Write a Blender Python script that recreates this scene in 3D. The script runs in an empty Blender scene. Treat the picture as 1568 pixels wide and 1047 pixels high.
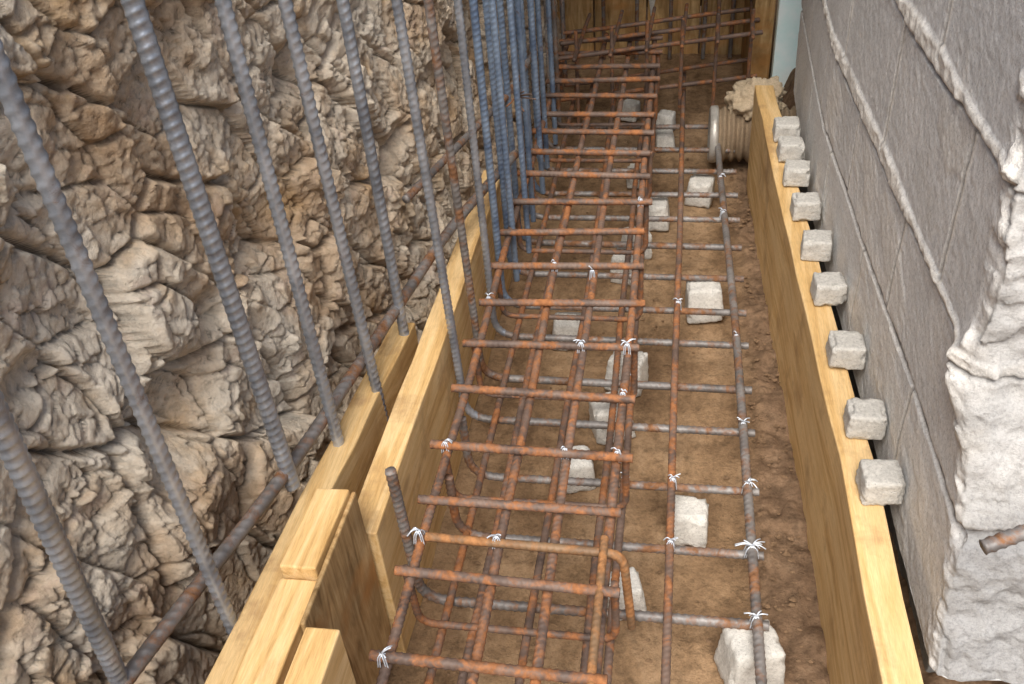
import bpy, bmesh, math, random
import numpy as np
from mathutils import Vector, Matrix, noise
random.seed(7); rng=np.random.RandomState(5)
scene=bpy.context.scene

# ---------------------------------------------------------------- noise
def h2(ix,iy,seed):
    ix=ix.astype(np.int64); iy=iy.astype(np.int64)
    n=(ix*374761393+iy*668265263+seed*974634777)&0xffffffff
    n=((n^(n>>13))*1274126177)&0xffffffff
    n=((n^(n>>15))*2246822519)&0xffffffff
    n=n^(n>>14)
    return (n&0xffffff)/float(0xffffff)
def vn(x,y,seed=0):
    ix=np.floor(x); iy=np.floor(y); fx=x-ix; fy=y-iy
    fx=fx*fx*(3-2*fx); fy=fy*fy*(3-2*fy)
    a=h2(ix,iy,seed); b=h2(ix+1,iy,seed); c=h2(ix,iy+1,seed); d=h2(ix+1,iy+1,seed)
    return (a*(1-fx)+b*fx)*(1-fy)+(c*(1-fx)+d*fx)*fy*1.0
def fbm(x,y,oct=4,seed=0):
    s=0;a=.5;t=0
    for i in range(oct):
        s=s+a*(vn(x,y,seed+i*17)*2-1); t+=a; x=x*2.03+3.7; y=y*2.03+1.3; a*=.5
    return s/t
def cells(x,y,seed):
    ix=np.floor(x); iy=np.floor(y)
    F1=np.full(x.shape,9.); F2=np.full(x.shape,9.)
    cx=np.zeros(x.shape);cy=np.zeros(x.shape);ox=np.zeros(x.shape);oy=np.zeros(x.shape)
    for i in (-1,0,1):
        for j in (-1,0,1):
            gx=ix+i; gy=iy+j
            px=gx+.1+.8*h2(gx,gy,seed); py=gy+.1+.8*h2(gx,gy,seed+5)
            dx=x-px; dy=y-py; d=np.sqrt(dx*dx+dy*dy)
            m=d<F1
            F2=np.where(m,F1,np.minimum(F2,d))
            F1=np.where(m,d,F1)
            cx=np.where(m,gx,cx);cy=np.where(m,gy,cy);ox=np.where(m,dx,ox);oy=np.where(m,dy,oy)
    return F1,F2,h2(cx,cy,seed+11),h2(cx,cy,seed+12)-.5,h2(cx,cy,seed+13)-.5,ox,oy
def sstep(a,b,x):
    t=np.clip((x-a)/(b-a),0,1); return t*t*(3-2*t)

# ---------------------------------------------------------------- materials
class M:
    def __init__(s,name,rough=.8,metal=0.,spec=.3):
        s.m=bpy.data.materials.new(name); s.m.use_nodes=True
        s.t=s.m.node_tree; s.b=s.t.nodes['Principled BSDF']
        s.b.inputs['Roughness'].default_value=rough; s.b.inputs['Metallic'].default_value=metal
        s.b.inputs['Specular IOR Level'].default_value=spec
        s.tc=s.t.nodes.new('ShaderNodeTexCoord')
    def noise(s,scale,detail=6,rough=.6,stretch=(1,1,1),dist=0):
        mp=s.t.nodes.new('ShaderNodeMapping'); mp.inputs['Scale'].default_value=stretch
        s.t.links.new(s.tc.outputs['Object'],mp.inputs['Vector'])
        n=s.t.nodes.new('ShaderNodeTexNoise'); n.inputs['Scale'].default_value=scale
        n.inputs['Detail'].default_value=detail; n.inputs['Roughness'].default_value=rough; n.inputs['Distortion'].default_value=dist
        s.t.links.new(mp.outputs[0],n.inputs['Vector']); return n.outputs['Fac']
    def vor(s,scale,stretch=(1,1,1),out='Distance',rnd=1.):
        mp=s.t.nodes.new('ShaderNodeMapping'); mp.inputs['Scale'].default_value=stretch
        s.t.links.new(s.tc.outputs['Object'],mp.inputs['Vector'])
        n=s.t.nodes.new('ShaderNodeTexVoronoi'); n.inputs['Scale'].default_value=scale
        s.t.links.new(mp.outputs[0],n.inputs['Vector']); return n.outputs[out]
    def attr(s,name):
        a=s.t.nodes.new('ShaderNodeAttribute'); a.attribute_name=name; return a.outputs['Fac']
    def point(s):
        return s.t.nodes.new('ShaderNodeNewGeometry').outputs['Pointiness']
    def ramp(s,fac,stops):
        r=s.t.nodes.new('ShaderNodeValToRGB'); e=r.color_ramp.elements
        while len(e)<len(stops): e.new(.5)
        for i,(p,c) in enumerate(stops):
            e[i].position=p; e[i].color=(*c,1) if not isinstance(c,(int,float)) else (c,c,c,1)
        s.t.links.new(fac,r.inputs[0]); return r.outputs[0]
    def mix(s,a,b,fac,mode='MIX'):
        n=s.t.nodes.new('ShaderNodeMixRGB'); n.blend_type=mode
        for k,v in (('Fac',fac),('Color1',a),('Color2',b)):
            if isinstance(v,(int,float)): n.inputs[k].default_value=v if k=='Fac' else (v,v,v,1)
            elif isinstance(v,tuple): n.inputs[k].default_value=(*v,1)
            else: s.t.links.new(v,n.inputs[k])
        return n.outputs[0]
    def color(s,c):
        s.t.links.new(c,s.b.inputs['Base Color']); return s
    def rough(s,c): s.t.links.new(c,s.b.inputs['Roughness']); return s
    def bump(s,hs):
        prev=None
        for h,st,d in hs:
            b=s.t.nodes.new('ShaderNodeBump'); b.inputs['Strength'].default_value=st; b.inputs['Distance'].default_value=d
            s.t.links.new(h,b.inputs['Height'])
            if prev: s.t.links.new(prev,b.inputs['Normal'])
            prev=b.outputs[0]
        s.t.links.new(prev,s.b.inputs['Normal']); return s

def m_rock():
    m=M('clay_rock_earth',.92,0,.15)
    c=m.ramp(m.noise(5,8,.62,(1,1,.8),.6),[(.30,(.48,.32,.19)),(.42,(.65,.50,.35)),(.52,(.75,.645,.51)),(.62,(.80,.725,.61)),(.75,(.67,.585,.48))])
    c=m.mix(c,(.62,.39,.17),m.ramp(m.noise(8,5,.6),[(.55,0.),(.70,.6)]))
    c=m.mix(c,(.58,.43,.36),m.ramp(m.noise(14,6,.7,(1.3,1,1)),[(.56,0.),(.70,.5)]))
    c=m.mix(c,m.ramp(m.noise(70,6,.7),[(.3,.66),(.5,.98),(.7,1.1)]),.8,'MULTIPLY')
    c=m.mix(c,m.ramp(m.point(),[(.40,.32),(.485,.96),(.58,1.08)]),.85,'MULTIPLY')  # shade in the rock creases put into the colour via pointiness
    m.color(c); m.bump([(m.noise(48,8,.74,(1,1,.8),.5),.9,.009),(m.noise(230,6,.75),.9,.003)]); return m.m
def m_soil():
    m=M('trench_soil',.93,0,.15)
    c=m.ramp(m.noise(7,8,.70,(1,.6,1),.3),[(.34,(.155,.095,.052)),(.5,(.31,.20,.112)),(.66,(.44,.30,.18))])
    c2=m.ramp(m.noise(25,8,.7),[(.3,(.12,.075,.045)),(.55,(.24,.155,.095)),(.75,(.34,.235,.15))])
    c=m.mix(c,c2,m.attr('loose'))
    c=m.mix(c,m.ramp(m.noise(45,6,.75),[(.35,.55),(.5,1.),(.7,1.15)]),.8,'MULTIPLY')
    c=m.mix(c,m.ramp(m.noise(160,5,.7),[(.3,.6),(.5,1.),(.7,1.2)]),.6,'MULTIPLY')
    m.color(c); m.bump([(m.noise(60,8,.7),.9,.008),(m.noise(350,5,.7),.8,.002)]); return m.m
def m_steel(name,a,b,rust,amt,rough=.42,metal=.6):
    m=M(name,rough,metal,.5)
    c=m.ramp(m.noise(18,6,.65),[(.35,a),(.65,b)])
    f=m.ramp(m.noise(26,7,.7,(1,1,1),.5),[(.60-amt*.4,0.),(.74-amt*.4,1.)])
    r=m.ramp(m.noise(90,5,.7),[(.3,tuple(x*.45 for x in rust)),(.55,rust),(.8,tuple(min(1,x*1.45) for x in rust))])
    m.color(m.mix(c,r,f)); m.rough(m.ramp(f,[(0,rough),(1,.85)]))
    m.bump([(m.noise(500,4,.7),.35,.0008)]); return m.m
def m_wood(name,ax,tone=1.,seed=0):
    m=M(name,.62,0,.3)
    st=[16,16,16]; st[ax]=1.0
    g=m.noise(2.6+seed*.17,7,.62,tuple(st),1.2)
    c=m.ramp(g,[(.28,(.45*tone,.26*tone,.09*tone)),(.45,(.64*tone,.42*tone,.18*tone)),(.58,(.74*tone,.53*tone,.27*tone)),(.75,(.67*tone,.45*tone,.20*tone))])
    k=m.vor(7,(1,.45,1) if ax==1 else (1,1,1))
    c=m.mix((.16,.07,.025),c,m.ramp(k,[(.035,0.2),(.10,1.)]))
    c=m.mix(c,(.30,.17,.08),m.ramp(m.noise(9+seed,6,.65),[(.53,0.),(.70,.7)]))
    c=m.mix(c,m.ramp(m.noise(60,4,.6,tuple(st)),[(.3,.75),(.6,1.05)]),.75,'MULTIPLY')
    m.color(c); m.bump([(m.noise(9,6,.7,tuple(s*2 for s in st)),.45,.0018),(m.noise(300,3,.6),.15,.0006)]); return m.m
def m_form(name,k=1.):
    m=M(name,.7,0,.25)
    g=m.noise(3,7,.65,(14,14,2),1.5)
    c=m.ramp(g,[(.3,(.22*k,.13*k,.05*k)),(.5,(.42*k,.27*k,.12*k)),(.7,(.58*k,.42*k,.22*k))])
    c=m.mix(c,(.45*k,.22*k,.07*k),m.ramp(m.noise(6,5,.6,(1,1,2)),[(.5,0.),(.66,.8)]))
    c=m.mix(c,m.ramp(m.noise(12,6,.6),[(.3,.5),(.6,1.05)]),.8,'MULTIPLY')
    m.color(c); m.bump([(g,.3,.002)]); return m.m
def m_conc(name,a,b,pl=False,sc=1.,pit=(.14,.135,.13)):
    m=M(name,.93,0,.15)
    c=m.ramp(m.noise(7*sc,8,.7),[(.3,a),(.7,b)])
    if pl:
        c=m.mix(c,(.84,.81,.75),m.attr('plaster'))
        c=m.mix(c,(.26,.26,.26),m.attr('joint_sun_dim'))
        c=m.mix(c,(.50,.45,.37),m.ramp(m.noise(9,5,.6),[(.58,0.),(.75,.35)]))
    c=m.mix(c,m.ramp(m.noise(230,5,.8),[(.32,.58),(.5,1.),(.68,1.18)]),.75,'MULTIPLY')
    c=m.mix(c,pit,m.ramp(m.vor(170),[(.07,.7),(.15,0.)]))
    m.color(c)
    m.bump([(m.noise(150,7,.75),.8,.0026),(m.noise(450,4,.7),.8,.0012)]); return m.m
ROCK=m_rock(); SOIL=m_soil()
STEEL=m_steel('ribbed_steel',(.20,.225,.27),(.46,.50,.56),(.24,.14,.08),.0,.34,.6)
STEEL_DAYBLUE=m_steel('daylight_tinted_steel',(.12,.18,.30),(.30,.40,.55),(.16,.10,.07),.0,.36,.55)  # bluish daylight on the far bars put into the steel colour
STEELD=m_steel('dark_steel',(.12,.11,.105),(.27,.255,.245),(.25,.12,.055),.32,.55,.3)
RUST=m_steel('rusted_steel',(.08,.055,.045),(.19,.13,.10),(.33,.135,.05),.36,.62,.1)
RUSTY=m_steel('brown_rust_steel',(.15,.09,.05),(.24,.15,.08),(.36,.17,.065),.42,.6,.15)
WOOD=m_wood('pine_lumber',1); WOODB=m_wood('pine_lumber_aged',1,.9,3); FORM=m_form('stained_plywood')
WALLC=m_conc('block_wall_concrete',(.66,.665,.66),(.82,.815,.80),True,1.,(.36,.35,.34))
DOBIE=m_conc('spacer_concrete',(.46,.45,.42),(.68,.665,.62),False,3)
SLABC=m_conc('slab_concrete',(.2,.2,.19),(.3,.3,.29))

# ---------------------------------------------------------------- mesh helpers
def mk(name,V,F,mat,smooth=True,attrs=None,parent=None):
    me=bpy.data.meshes.new(name); V=np.asarray(V,dtype=float)
    me.from_pydata(V.tolist(),[],F if isinstance(F,list) else F.tolist()); 
    if smooth: me.polygons.foreach_set('use_smooth',[True]*len(me.polygons))
    if attrs:
        for k,a in attrs.items():
            at=me.attributes.new(k,'FLOAT','POINT'); at.data.foreach_set('value',np.asarray(a,dtype=np.float32).ravel())
    me.materials.append(mat); me.update()
    o=bpy.data.objects.new(name,me); scene.collection.objects.link(o)
    if parent: o.parent=parent
    return o
def gridF(n,m,flip=False):
    i=np.arange(n-1)[:,None]*m+np.arange(m-1)[None,:]; i=i.ravel()
    q=np.stack([i,i+m,i+m+1,i+1],1)
    return q[:,::-1] if flip else q

class Tubes:
    def __init__(s): s.V=[];s.F=[];s.n=0
    def add(s,path,r,pitch=.009,seg=10,rib=.17,wob=0.,smoothc=0.,step=None):
        P=[Vector(p) for p in path]
        if smoothc>0 and len(P)>2:
            Q=[P[0]]
            for i in range(1,len(P)-1):
                a=(P[i-1]-P[i]); b=(P[i+1]-P[i]); c=min(smoothc,a.length*.49,b.length*.49)
                A=P[i]+a.normalized()*c; B=P[i]+b.normalized()*c
                for k in range(9):
                    t=k/8; Q.append(A*(1-t)**2+P[i]*2*t*(1-t)+B*t*t)
            Q.append(P[-1]); P=Q
        A=np.array([list(p) for p in P]); d=np.r_[0,np.cumsum(np.linalg.norm(np.diff(A,axis=0),axis=1))]
        L=d[-1]; st=step or pitch/6.; n=max(2,int(L/st)+1); ss=np.linspace(0,L,n)
        C=np.stack([np.interp(ss,d,A[:,k]) for k in range(3)],1)
        if wob>0:
            for k in range(3):
                f=rng.uniform(2,5); C[:,k]+=wob*(np.sin(ss*f+rng.uniform(0,6))+.5*np.sin(ss*f*2.7+rng.uniform(0,6)))
        T=np.gradient(C,axis=0); T/=np.linalg.norm(T,axis=1)[:,None]
        N=np.zeros_like(C); u=np.array([.31,.87,.38]); u=u-T[0]*u.dot(T[0])
        for i in range(n):
            u=u-T[i]*u.dot(T[i]); u/=np.linalg.norm(u); N[i]=u
        B=np.cross(T,N); th=np.arange(seg)*2*math.pi/seg; ph=rng.uniform(0,6)
        w=ss[:,None]/pitch*2*math.pi
        half=np.where(np.sin(th+ph)>0,1,-1)[None,:]
        ribv=np.clip(.5+.5*np.cos(w+half*1.9*np.cos(th+ph)[None,:]),0,1)**3
        rr=r*(1+rib*ribv*np.abs(np.sin(th+ph))[None,:]**.5)+r*rib*.8*(np.abs(np.sin(th+ph))<.25)[None,:]
        if rib==0: rr=np.full((n,seg),r)
        X=C[:,None,:]+rr[:,:,None]*(np.cos(th)[None,:,None]*N[:,None,:]+np.sin(th)[None,:,None]*B[:,None,:])
        b=s.n; s.V.append(X.reshape(-1,3))
        i=(np.arange(n-1)[:,None]*seg+np.arange(seg)[None,:]); j=(np.arange(n-1)[:,None]*seg+(np.arange(seg)[None,:]+1)%seg)
        q=np.stack([i,j,j+seg,i+seg],2).reshape(-1,4)+b
        s.F+=q.tolist(); s.F.append([b+k for k in range(seg)][::-1]); s.F.append([b+(n-1)*seg+k for k in range(seg)])
        s.n+=n*seg
    def make(s,name,mat,parent=None): return mk(name,np.concatenate(s.V),s.F,mat,True,None,parent)

def board(name,secs,th,z0,z1,mat,sign=1,jit=.0015,parent=None):
    V=[];F=[]
    S=[]
    for k in range(len(secs)-1):
        (ya,xa),(yb,xb)=secs[k],secs[k+1]
        n=max(1,int(abs(yb-ya)/.08))
        for i in range(n):
            t=i/n; S.append((ya+(yb-ya)*t,xa+(xb-xa)*t))
    S.append(secs[-1])
    for (y,x) in S:
        j=[random.uniform(-jit,jit) for _ in range(6)]
        V+= [(x+j[0],y,z0),(x+j[1],y,z1+j[4]),(x+sign*th+j[1],y,z1+j[5]),(x+sign*th+j[3],y,z0)]
    n=len(S)
    for i in range(n-1):
        for k in range(4):
            a=i*4+k;b=i*4+(k+1)%4
            F.append([a,b,b+4,a+4])
    F.append([0,3,2,1]);F.append([(n-1)*4+k for k in range(4)])
    o=mk(name,V,F,mat,False)
    bm=bmesh.new();bm.from_mesh(o.data);bmesh.ops.recalc_face_normals(bm,faces=bm.faces);bm.to_mesh(o.data);bm.free()
    bv=o.modifiers.new('b','BEVEL');bv.width=.0022;bv.segments=2;bv.limit_method='ANGLE';bv.angle_limit=math.radians(50)
    if parent:o.parent=parent
    return o
def block(name,c,size,rz,mat,seed,rr=.004,tilt=(0,0),taper=.0,parent=None):
    bm=bmesh.new();bmesh.ops.create_cube(bm,size=2)
    bmesh.ops.subdivide_edges(bm,edges=bm.edges,cuts=13,use_grid_fill=True)
    hs=Vector(size)/2; R=Matrix.Rotation(rz,3,'Z')@Matrix.Rotation(tilt[0],3,'X')@Matrix.Rotation(tilt[1],3,'Y')
    for v in bm.verts:
        p=Vector((v.co.x*hs.x,v.co.y*hs.y,v.co.z*hs.z))
        q=Vector([max(-(h-rr),min(h-rr,a)) for a,h in zip(p,hs)]); dd=p-q
        e=0
        if dd.length>1e-9: e=sum(abs(x)>1e-6 for x in dd); p=q+dd.normalized()*rr
        nz=noise.noise(p*60+Vector((seed*7.3,seed,0))); nz2=noise.noise(p*220+Vector((seed,0,seed)))
        p+= -p.normalized()*(max(0,nz-.05)*.013*(e>1)) + p.normalized()*(nz*.0012+nz2*.0012)
        k=1-taper*(p.z/hs.z*.5+.5); p.x*=k;p.y*=k
        v.co=R@p
    me=bpy.data.meshes.new(name);bm.to_mesh(me);bm.free();me.materials.append(mat)
    me.polygons.foreach_set('use_smooth',[True]*len(me.polygons))
    o=bpy.data.objects.new(name,me);o.location=c;scene.collection.objects.link(o)
    if parent:o.parent=parent
    return o

# ---------------------------------------------------------------- rock wall (left)
ny,nz=1250,500
Y,Z=np.meshgrid(np.linspace(-.25,3.2,ny),np.linspace(-.06,1.35,nz),indexing='ij')
base=np.interp(Y,[-.5,.3,1.3,2.2,3.2],[-.665,-.62,-.485,-.415,-.38])-.07*(Z-.3)
wy=Y+.008*fbm(Y*14,Z*14,3,3); wz=Z+.008*fbm(Y*14,Z*14,3,9)
H=.026*fbm(Y*4,Z*3.2,4,21)
for L,amp,az,sh,sd in ((.17,.17,1.2,.3,1),(.085,.24,1.6,.35,2),(.042,.32,1.4,.2,3),(.022,.38,1.35,-.2,4),(.011,.40,1.2,.1,5)):
    u=(wy+sh*wz)/L; v=wz/(L*az)
    F1,F2,a,tx,ty,ox,oy=cells(u,v,sd*31)
    msk=1. if L>.05 else (.30+.9*sstep(-.30,.25,fbm(Y*6,Z*6,3,50+sd)))
    H+=msk*L*amp*((a-.5)*.75+(tx*ox*1.35+ty*oy*1.35))
    H-=msk*L*.11*(1-sstep(0,.09,F2-F1))
H+=.002*fbm(Y*120,Z*120,3,77)
for (cy,cz,r,dp) in ((.76,.385,.075,.060),(.68,.33,.045,.03),(.86,.45,.035,.03),(1.22,.62,.045,.04),(1.02,.47,.06,.02),(.55,.72,.06,.02),(.62,.55,.03,.025),(.9,.26,.08,.02),(1.45,.4,.04,.03)):
    H-=dp*np.exp(-(((Y-cy)/r)**2+((Z-cz)/(r*.75))**2)**1.5)
X=base+H
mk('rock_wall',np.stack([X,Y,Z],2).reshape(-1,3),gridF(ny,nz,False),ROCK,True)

# ---------------------------------------------------------------- trench floor
nx,ny=320,700
Xf,Yf=np.meshgrid(np.linspace(-.72,.95,nx),np.linspace(-.4,3.3,ny),indexing='ij')
loose=sstep(.115,.16,Xf+.02*fbm(Yf*6,Xf*6,3,5))*(1-sstep(2.4,2.6,Yf))
Hf=.008*fbm(Xf*8,Yf*8,4,4)+.003*fbm(Xf*50,Yf*50,3,6)+loose*(.016*fbm(Xf*30,Yf*30,5,8)+.012)
F1,F2,a,_,_,_,_=cells(Xf/.02,Yf/.02,90); Hf+=loose*.004*(a-.4)*sstep(.0,.3,F2-F1)
Hf+=sstep(.24,.30,Xf)*.12
Hf-=.05*np.exp(-(((Xf-.15)/.05)**2+((Yf-1.98)/.09)**2))
mk('ground',np.stack([Xf,Yf,Hf],2).reshape(-1,3),gridF(nx,ny,True)[:, ::-1],SOIL,True,{'loose':loose})
V=[(-60,-60,1.33),(-.66,-60,1.33),(-.66,-.2,1.33),(-.47,3.2,1.33),(-.47,60,1.33),(-60,60,1.33)]
mk('upper_ground',V,[[0,1,2,3,4,5]],SOIL,False,{'loose':[1]*6})
V=[(-.9,-.35,-.02),(-.9,-60,-.02),(60,-60,-.02),(60,60,-.02),(.9,60,-.02),(.9,-.35,-.02)]
mk('outer_ground',V,[[0,1,2,3,4,5]],SOIL,False,{'loose':[1]*6})
V=[];F=[]
bm=bmesh.new();bmesh.ops.create_icosphere(bm,subdivisions=2,radius=1);bv=[v.co.copy() for v in bm.verts];bf=[[v.index for v in f.verts] for f in bm.faces];bm.free()
for i in range(900):
    if i<550: x=random.uniform(.125,.205)
    else: x=random.uniform(-.3,.12)
    y=random.uniform(.45,2.3); r=random.choice([.001,.0012,.0015,.002,.002,.0034])
    if i<550: x=min(x,.205-.02*(y-.6))
    z=(.014 if x>.14 else .003)+random.uniform(-.3,.1)*r
    b=len(V);sd=random.random()*50
    for v in bv:
        k=1+.8*noise.noise(v*1.3+Vector((sd,0,0)))
        V.append((x+v.x*r*k*1.4,y+v.y*r*k,z+v.z*r*k*.6))
    F+=[[q+b for q in f] for f in bf]
mk('soil_clods',V,F,SOIL,False,{'loose':[.6]*len(V)})

# ---------------------------------------------------------------- block wall (right)
nn=90; ns,nz=640,360
s=np.concatenate([np.linspace(-.26,0,nn)[:-1],np.linspace(0,1.50,ns-nn+1)])
S,Zw=np.meshgrid(s,np.linspace(.20,1.06,nz),indexing='ij')
yn=np.interp(Zw,[.2,.30,.37,.40,.52,.64,.74,1.06],[.605,.63,.648,.665,.72,.722,.758,.80])+.010*fbm(Zw*14,Zw*0+3,4,2)
xc=lambda y: np.interp(y,[.5,.9,1.55,2.2],[.285,.274,.247,.262])
side=S>=0
yy=np.where(side,yn+S,yn)
xx=np.where(side,xc(yy),xc(yn)-S)
w=sstep(-.02,.02,S)
R0=.014
rd=np.clip(1-np.abs(S)/R0,0,1)**2*R0*.5
nxv=-w; nyv=-(1-w)
u=S
Hw=.0006*fbm(u*110,Zw*110,2,12)
pl=np.zeros_like(Zw); jt_dim=np.zeros_like(Zw)
Ycoord=yn+S
zj=[.375,.52,.70,.88]
for k,z0 in enumerate(zj):
    zc=z0+.003*fbm(u*4,u*0+k,4,k); ridge=k in (1,2)
    wd=(.0055+.012*vn(u*8,u*0+k,8)**2) if ridge else .006
    d=np.abs(Zw-zc)+.003*fbm(u*45,Zw*45,4,44)
    m_=1-sstep(wd*.5,wd,d)
    if ridge:
        br=sstep(-.55,-.2,fbm(u*9,u*0+k*3.,3,61))
        Hw+=m_*br*(.0035+.003*fbm(u*60,Zw*60,4,31)); pl=np.maximum(pl,m_*(.4+.6*br))
        d2=np.abs(Zw-zc+wd*.9+.001); g=(1-sstep(.001,.004,d2)); Hw-=.003*g; jt_dim=np.maximum(jt_dim,g*.8)
    else:
        Hw-=.0035*m_; jt_dim=np.maximum(jt_dim,(1-sstep(.001,.004,d))*.95); pl=np.maximum(pl,m_*.6)
for row in range(5):
    zl=[.2]+zj+[1.1]
    inr=(Zw>zl[row]+.003)&(Zw<zl[row+1]-.003)
    for y0 in np.arange(.86+(.15 if row%2 else 0),2.3,.30):
        wob=.003*fbm(Zw*10,Zw*0+y0*7,3,3)
        d=np.abs(Ycoord-y0-wob)+.002*fbm(u*60,Zw*60,3,45); m_=(1-sstep(.005,.010,d))*inr*side
        g=(1-sstep(.0015,.005,np.abs(Ycoord-y0-wob-.003)))*inr*side
        Hw+=-.0035*g+m_*.0006; pl=np.maximum(pl,m_*.9); jt_dim=np.maximum(jt_dim,g*.85)
sm=sstep(.24,.40,fbm(u*6,Zw*9,6,71))*side; Hw+=sm*.0010; pl=np.maximum(pl,sm*.5)
cor=1-sstep(.0,.028+.03*vn(Zw*14,Zw*0,5),np.abs(S)+.03*fbm(u*16,Zw*16,4,60))
cor=np.maximum(cor,(S<0)*.7)
F1,F2,a,tx,ty,ox,oy=cells((u+.012*fbm(u*20,Zw*20,3,2))/.045,(Zw+.01*fbm(u*20,Zw*20,3,7))/.05,120)
G1,G2,ga,gx,gy,hx,hy=cells(u/.017,Zw/.018,140)
Hw+=cor*(.006*(a-.4)+.012*(tx*ox+ty*oy)+.005*(gx*hx+gy*hy)+.003*(ga-.5)+.007*fbm(u*50,Zw*50,5,64))
Hw-=.016*np.exp(-((Zw-.365)/.008)**2)*(S<.02)
near=sstep(.012,-.004,S)
pl=np.where((S<.03)&(Zw<.37),pl*.2,np.maximum(pl,cor*.55*(Zw>.37)))
jt_dim=np.maximum(jt_dim,near*np.where(Zw<.365,.80,.46+.25*vn(u*25,Zw*25,3)))  # near face darkened in colour to offset the sun; lower block greyer
rg=np.exp(-((Zw-.50)/.035)**2-((S-.01)/.03)**2); Hw+=.018*rg
Xw=xx+nxv*Hw+rd*w; Yw=yy+nyv*Hw
base_n=S.shape
V=np.stack([Xw,Yw,Zw],2)
wall=bpy.data.objects.new('concrete_block_wall',None);scene.collection.objects.link(wall)
mk('block_face',V.reshape(-1,3),gridF(base_n[0],nz,False),WALLC,True,{'plaster':pl,'joint_sun_dim':jt_dim},wall)
def flat(n,V,F): mk(n,V,F,WALLC,False,{'plaster':[0.2]*len(V),'joint_sun_dim':[0.3]*len(V)},wall)
BX=float(Xw[0,0]); BY0=float(Yw[0,-1])
yb=float(Yw[-1,0]);xb=float(Xw[-1,0])
top=[(float(Xw[i,-1]),float(Yw[i,-1]),float(Zw[i,-1])) for i in range(0,base_n[0],6)]+[(float(Xw[-1,-1]),float(Yw[-1,-1]),1.06),(BX,yb,1.06)]
flat('wall_top',top,[list(range(len(top)))])
flat('wall_end',[(xb,yb,.2),(BX,yb,.2),(BX,yb,1.06),(xb,yb,1.06)],[[0,1,2,3]])
flat('wall_back',[(BX,float(Yw[0,0]),.2),(BX,yb,.2),(BX,yb,1.06),(BX,BY0,1.06)],[[0,1,2,3]])
bot=[(float(Xw[i,0]),float(Yw[i,0]),.2) for i in range(0,base_n[0],6)]+[(BX,yb,.2)]
flat('wall_underside',bot,[list(range(len(bot)))])
board('wall_footing',[(.66,.30),(1.5,.268),(2.08,.268)],.4,.0,.197,SLABC,1)

# ---------------------------------------------------------------- timber
RB=[(-.1,.232),(.56,.2165),(.87,.213),(1.525,.182),(2.02,.166)]
board('form_board',RB,.040,.0,.25,WOOD,1)
board('form_board',[(.70,-.337),(1.62,-.333)],.038,.0,.25,WOOD,-1)
board('form_board',[(-.2,-.470),(.57,-.426),(1.12,-.390)],.036,.0,.25,WOODB,-1)
board('form_board',[(.577,-.356),(.69,-.353)],.040,.02,.335,WOOD,-1)
board('plywood_sheet',[(.515,-.3475),(.694,-.3465)],.0055,.02,.328,FORM,-1,.0002)
board('form_board',[(-.2,-.358),(.573,-.355)],.042,.02,.322,WOOD,-1)
board('form_board',[(-.2,-.309),(.512,-.309)],.036,.03,.330,WOOD,-1)

for i,y in enumerate([.79,.90,1.039,1.187,1.309,1.433,1.553,1.649,1.735]):
    xi=np.interp(y,[p[0] for p in RB],[p[1] for p in RB])+.012
    sx=.048+random.uniform(-.002,.002)
    block('concrete_spacer_block',(xi+sx/2,y+.023,.2515+.018),(sx,.045+random.uniform(-.003,.003),.036),random.uniform(-.10,.10),DOBIE,i+1,taper=.06)
D=[(.116,.717,.074),(.037,.944,.060),(-.05,.807,.056),(-.14,1.037,.06),(-.092,1.157,.068),(-.072,1.278,.068),(.063,1.5,.072),(-.092,1.62,.062),(-.076,1.71,.06),(-.04,1.83,.062),(.058,1.94,.062),(-.03,2.21,.05),(-.03,2.32,.05),(.16,2.39,.055),(-.126,2.39,.05),(-.19,1.394,.06),(-.09,2.02,.05)]
for i,(x,y,sz) in enumerate(D):
    block('concrete_spacer_block',(x,y,sz*.5+.002),(sz,sz*.92,sz),random.uniform(-.35,.35),DOBIE,i+20,rr=.006,tilt=(random.uniform(-.08,.08),random.uniform(-.08,.08)),taper=.14)

# ---------------------------------------------------------------- rebar
ZM=.082
def vb(name,pts,r,mat,pitch=.011,seg=18,rib=.18,**k):
    t=Tubes();t.add(pts,r,pitch,seg,rib,**k);return t.make(name,mat)
vb('vertical_rebar',[(-.532,.455,.25),(-.463,.42,.68),(-.42,.40,1.0)],.0084,STEEL)
vb('vertical_rebar',[(-.468,.562,.08),(-.466,.568,1.15)],.0074,STEEL,.012)
vb('vertical_rebar',[(-.455,.748,.27),(-.467,.75,1.15)],.0088,STEEL,.0105)
vb('vertical_rebar',[(-.43,.847,.05),(-.43,.845,1.15)],.0071,STEEL)
vb('vertical_rebar',[(-.408,.966,.05),(-.406,.92,1.15)],.0069,STEEL)
vb('vertical_rebar',[(-.40,1.09,.05),(-.40,1.086,1.15)],.0066,STEEL)
vb('horizontal_rebar',[(-.60,.0,.3),(-.52,.453,.3),(-.454,.76,.295),(-.37,1.32,.3),(-.30,1.59,.3)],.0074,STEELD,.012,14,.17,smoothc=.1)
vb('horizontal_rebar',[(-.40,1.2,.42),(-.315,1.62,.40),(-.30,1.9,.38)],.006,STEELD,.010,10)
def L(y,yt,ztop,mat,x=-.312,r=.0064,end=.135):
    t=Tubes();t.add([(x,yt,ztop),(x,y,ZM),(end,y+random.uniform(-.004,.004),ZM-.002)],r,.0095,12,.17,smoothc=.045)
    o=t.make('bent_rebar_dowel',mat)
    o.data.materials.append(STEELD)
    for p_ in o.data.polygons:
        if p_.center.x>x+.02: p_.material_index=1
    return o
L(.7335,.722,.335,STEELD,-.312)
L(.845,.845,.20,RUST,-.285,.0058)
L(.961,.961,.20,STEELD,-.29,.0058)
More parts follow.
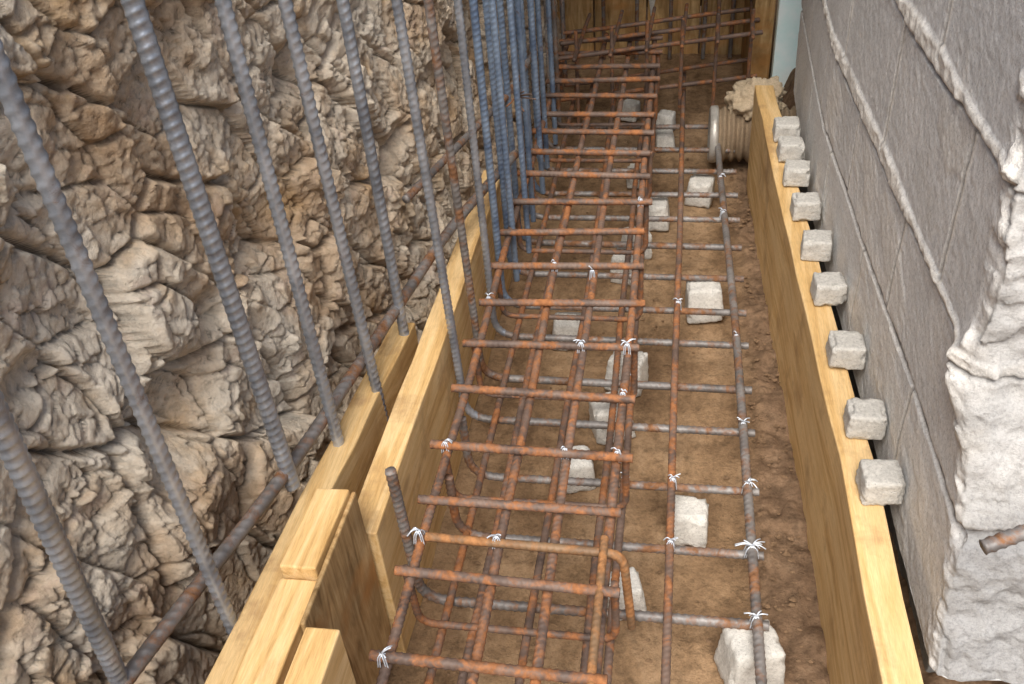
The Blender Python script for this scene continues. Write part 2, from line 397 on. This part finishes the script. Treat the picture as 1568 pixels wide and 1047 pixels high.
L(1.087,1.02,1.15,STEEL,-.32,.0060)
L(1.191,1.125,1.15,STEELD,-.312,.0058)
L(1.308,1.295,1.15,STEEL,-.31,.0058)
L(1.402,1.40,1.15,STEEL_DAYBLUE,-.31,.0058)
L(1.509,1.50,1.15,STEEL_DAYBLUE,-.312,.0058)
L(1.625,1.62,1.15,STEEL_DAYBLUE,-.312,.0058)
L(1.726,1.74,1.15,STEEL_DAYBLUE,-.312,.0058)
L(1.83,1.85,1.15,STEEL_DAYBLUE,-.312,.0058)
L(1.94,1.98,1.15,STEEL_DAYBLUE,-.312,.0058)
L(2.05,2.10,1.15,STEELD,-.312,.0058)
L(2.17,2.24,1.15,STEELD,-.312,.0058)
for y,x in ((1.46,-.292),(1.56,-.282),(1.68,-.29),(1.80,-.285),(1.92,-.29),(2.04,-.285),(2.16,-.29),(2.4,-.30)):
    vb('vertical_rebar',[(x,y,.10),(x-.004,y+.01,1.15)],.0056,STEEL_DAYBLUE if y<2.1 else STEELD,.0095,10)

t=Tubes()
t.add([(.122,.3,ZM+.013),(.120,.70,ZM+.013),(.113,1.364,ZM+.013),(.096,1.98,ZM+.012),(.094,2.25,ZM+.012)],.0064,.0095,12,.15,smoothc=.1)
t.make('mat_edge_rebar',STEELD)
t=Tubes()
t.add([(.010,.3,ZM+.012),(.011,1.5,ZM+.012),(.014,2.5,ZM+.012)],.0055,.0085,12,.15,wob=.0012)
t.add([(-.06,.3,ZM+.012),(-.058,2.5,ZM+.012)],.0054,.0085,10,.15,wob=.0015)
t.make('reinforcement_mat',RUST)
ZT=.225
TY=[.44,.550,.663,.779,.877,.994,1.105,1.216,1.322,1.433,1.542,1.650,1.744,1.84,1.93,2.03,2.12,2.2,2.29,2.38]
t=Tubes()
for x in (-.293,-.197,-.131,-.062):
    t.add([(x+random.uniform(-.004,.004),.30,ZT-.012),(x+random.uniform(-.004,.004),1.2,ZT-.012),(x+random.uniform(-.004,.004),2.45,ZT-.012)],.0057,.0085,12,.15,wob=.0022,smoothc=.1)
for x in (-.275,-.235,-.165,-.085):
    t.add([(x,.34,ZM+.012),(x+random.uniform(-.01,.01),1.2,ZM+.012),(x+random.uniform(-.01,.01),2.45,ZM+.012)],.0053,.0085,10,.15,wob=.002,smoothc=.1)
for i,y in enumerate(TY):
    d=random.uniform(-.006,.006)
    t.add([(-.311+random.uniform(-.004,.004),y-d,ZT),(-.046+random.uniform(-.006,.006),y+d,ZT+random.uniform(-.002,.002))],random.uniform(.0056,.0062),.0085,12,.15)
    if i%2==0:
        t.add([(-.300,y+.012,ZT-.004),(-.300,y+.02,ZM+.02),(-.052,y+.02,ZM+.02),(-.052,y+.012,ZT-.004)],.0047,.0085,10,.15,smoothc=.025)
t.make('rebar_cage',RUST)
t=Tubes()
t.add([(-.285,.722,ZT-.002),(-.045,.716,ZT-.001),(-.034,.712,.09)],.0052,.0085,12,.15,smoothc=.022)
t.add([(-.068,.735,ZT+.004),(-.068,.52,ZT+.001)],.0048,.0085,12,.15)
t.make('stirrup',RUSTY)
t=Tubes()
for z,o in ((.24,0),(.24,.09),(.24,.18),(.12,.02),(.12,.13)):
    t.add([(-.30,2.22+o,z),(.20,2.37+o,z)],.0056,.0085,8,.1,wob=.002)
for k in range(6):
    x=-.25+k*.085
    t.add([(x,2.18+k*.025,.25),(x+.01,2.5+k*.02,.25)],.0048,.0085,8,.1)
    t.add([(x,2.24+k*.025,.06),(x,2.24+k*.025,.30)],.0048,.0085,8,.1)
t.make('crossing_rebar_cage',RUST)
vb('rebar_stub',[(.278,.588,.425),(.40,.628,.463)],.0065,STEELD,.009,12)

# ---------------------------------------------------------------- wire ties
TW=M('galvanised_tie_wire',.4,.4,.5); TW.b.inputs['Base Color'].default_value=(.60,.66,.74,1); TW=TW.m
t=Tubes()
def tie(x,y,z,s=.016,n=4):
    s*=.92
    for k in range(2):
        a=math.pi/4+k*math.pi/2+random.uniform(-.2,.2)
        for o in (-.0012,.0012):
            c,sn=math.cos(a)*s*.5,math.sin(a)*s*.5
            t.add([(x-c+o,y-sn,z-.014),(x-c*.7+o,y-sn*.7,z+.001),(x+o,y,z+.005),(x+c*.7+o,y+sn*.7,z+.001),(x+c+o,y+sn,z-.014)],.0008,.01,6,0,smoothc=.004,step=.0015)
    for k in range(n):
        a=random.choice([0,3.14])+random.uniform(-.9,.9);l=s*random.uniform(.5,1.15)
        t.add([(x,y,z+.006),(x+math.cos(a)*l*.5,y+math.sin(a)*l*.5,z+.010),(x+math.cos(a)*l,y+math.sin(a)*l,z+random.uniform(.002,.012))],.0009,.01,6,0,smoothc=.004,step=.0015)
z1=ZM+.016
for (x,y,s_,n) in ((.118,.7335,.015,4),(.118,.845,.022,9),(.117,.961,.017,5),(.116,1.087,.012,4),(.100,1.726,.013,3),(.098,1.88,.013,3),(.011,.845,.013,3),(.012,.961,.014,4),(.013,1.402,.014,3),(.113,1.308,.009,1),(-.058,.961,.010,2),(-.06,1.191,.01,2)):
    tie(x,y,z1,s_,n)
for (x,y,s_,n) in ((-.293,.55,.014,3),(-.062,.877,.010,2),(-.293,.722,.018,4),(-.197,.722,.013,3),(-.293,.877,.012,2),(-.062,1.105,.014,4),(-.131,1.105,.014,3),(-.131,.877,.009,1),(-.062,.994,.009,2),(-.131,1.30,.009,1),(-.293,1.216,.010,2),(-.197,1.322,.01,1),(-.062,1.542,.01,1)):
    tie(x,y,ZT+.004,s_,n)
t.make('wire_ties',TW)
t=Tubes()
for k in range(9):
    a=random.uniform(0,6.28);t.add([(-.297,1.62,.40),(-.290+math.cos(a)*.015,1.61,.40+math.sin(a)*.012),(-.285+math.cos(a)*.03,1.60,.40+math.sin(a)*.02)],.0014,.01,6,0,step=.003)
t.make('rusty_wire_tie',RUST)

# ---------------------------------------------------------------- far end of the trench
PLY=m_form('earth_stained_panel',1.1)
e=bpy.data.objects.new('trench_end_wall',None);scene.collection.objects.link(e)
def box(name,a,b,mat,parent=None,bev=.003):
    bm=bmesh.new();bmesh.ops.create_cube(bm,size=1)
    for v in bm.verts: v.co=Vector([(a[i]+b[i])/2+v.co[i]*(b[i]-a[i]) for i in range(3)])
    me=bpy.data.meshes.new(name);bm.to_mesh(me);bm.free();me.materials.append(mat)
    o=bpy.data.objects.new(name,me);scene.collection.objects.link(o)
    m=o.modifiers.new('b','BEVEL');m.width=bev;m.segments=2
    if parent:o.parent=parent
    return o
for k in range(4):
    box('panel_%d'%k,(-.42+k*.16,2.86+.004*(k%2),-.02),(-.264+k*.16,2.9,1.3),PLY,e)
for k,x in enumerate((-.23,-.13,-.03,.07,.15)):
    tt=Tubes();tt.add([(x,2.82,.0),(x+.004,2.82,1.2)],.006,.01,8,.1);tt.make('bar_%d'%k,STEELD,e)
bm=bmesh.new();bmesh.ops.create_icosphere(bm,subdivisions=4,radius=1)
for v in bm.verts:
    q=v.co.copy();k=1+.4*noise.noise(q*2);v.co=Vector((-.085+q.x*.012*k*(1+.5*q.z),2.857+q.y*.004,.20+q.z*.085*k))
me=bpy.data.meshes.new('plaster_run');bm.to_mesh(me);bm.free();me.materials.append(DOBIE)
o=bpy.data.objects.new('plaster_run',me);o.parent=e;scene.collection.objects.link(o)
CY=M('pale_cyan_board',.6,0,.3);CY.color(CY.ramp(CY.noise(12,5,.6),[(.3,(.66,.88,.86)),(.7,(.90,.96,.95))]))
box('corner_post',(.185,2.46,-.02),(.236,2.86,1.25),FORM)
box('insulation_board',(.240,2.42,-.02),(.80,2.46,1.0),CY.m)

p=bpy.data.objects.new('drain_pipe',None);scene.collection.objects.link(p)
PM=m_steel('muddy_pipe_metal',(.35,.34,.31),(.60,.58,.54),(.30,.21,.13),.15,.4,.4)
PB=m_conc('muddy_corrugated_pipe',(.20,.14,.09),(.36,.28,.19))
MUD=m_conc('mud_render',(.40,.31,.20),(.60,.49,.35))
PC=(0,2.10,.095)
def revolve(name,prof,mat,rough=0.,c=PC):
    seg=48;V=[];F=[]
    for i,(x,r) in enumerate(prof):
        for k in range(seg):
            a=k*2*math.pi/seg
            q=Vector((x*30,math.cos(a)*2,math.sin(a)*2)); rr=r*(1+rough*noise.noise(q)+rough*.5*noise.noise(q*3))
            V.append((x,c[1]+math.cos(a)*rr,c[2]+math.sin(a)*rr))
    for i in range(len(prof)-1):
        for k in range(seg):
            a=i*seg+k;b=i*seg+(k+1)%seg;F.append([a,b,b+seg,a+seg])
    return mk(name,V,F,mat,True,None,p)
revolve('ring',[(.092,.050),(.080,.054),(.075,.060),(.078,.066),(.088,.067),(.094,.066),(.096,.060)],PM)
revolve('inner',[(.084,.054),(.13,.054),(.20,.054)],STEELD)
prof=[]
for i in range(150):
    x=.094+i*.0017; prof.append((x,.061+.0045*math.sin((x-.104)*2*math.pi/.020)))
revolve('body',prof,PB,.05)
bm=bmesh.new();bmesh.ops.create_icosphere(bm,subdivisions=5,radius=1)
for v in bm.verts:
    q=v.co.copy();k=1+.35*noise.noise(q*1.6)+.25*noise.noise(q*4)+.14*noise.noise(q*11)
    v.co=Vector((.185+q.x*.065*k,2.12+q.y*.065*k,.165+q.z*.055*k))
me=bpy.data.meshes.new('mud_lump');bm.to_mesh(me);bm.free();me.materials.append(MUD)
me.polygons.foreach_set('use_smooth',[True]*len(me.polygons))
o=bpy.data.objects.new('mud_lump',me);o.parent=p;scene.collection.objects.link(o)

box('shade_slab',(-1.2,1.42,1.36),(.235,3.6,1.5),SLABC)  # unseen slab added overhead to shade the far end of the trench

# ---------------------------------------------------------------- light
w=bpy.data.worlds.new('World');scene.world=w;w.use_nodes=True
sd=Vector((-.01,-.55,.83)).normalized()
sky=w.node_tree.nodes.new('ShaderNodeTexSky');sky.sky_type='NISHITA';sky.sun_disc=False
sky.sun_elevation=math.asin(sd.z);sky.sun_rotation=math.atan2(sd.x,sd.y);sky.dust_density=5.;sky.air_density=1.0;sky.ozone_density=1.
bg=w.node_tree.nodes['Background'];bg.inputs[1].default_value=.15
w.node_tree.links.new(sky.outputs[0],bg.inputs[0])
l=bpy.data.lights.new('sun','SUN');l.energy=4.7;l.angle=math.radians(42);l.color=(1,.96,.90)
lo=bpy.data.objects.new('sun',l);lo.rotation_euler=sd.to_track_quat('Z','Y').to_euler();scene.collection.objects.link(lo)

# ---------------------------------------------------------------- camera
R=Vector((.985,.152,-.075)).normalized();U=Vector((-.035,.614,.788));U=(U-R*U.dot(R)).normalized();B=R.cross(U)
cd=bpy.data.cameras.new('camera');cd.lens=32.85;cd.sensor_width=36;cd.clip_start=.01;cd.clip_end=500
co=bpy.data.objects.new('camera',cd);co.matrix_world=Matrix(((R.x,U.x,B.x,0),(R.y,U.y,B.y,0),(R.z,U.z,B.z,1.1),(0,0,0,1)))
scene.collection.objects.link(co);scene.camera=co
scene.view_settings.view_transform='Standard';scene.view_settings.look='None';scene.view_settings.exposure=0
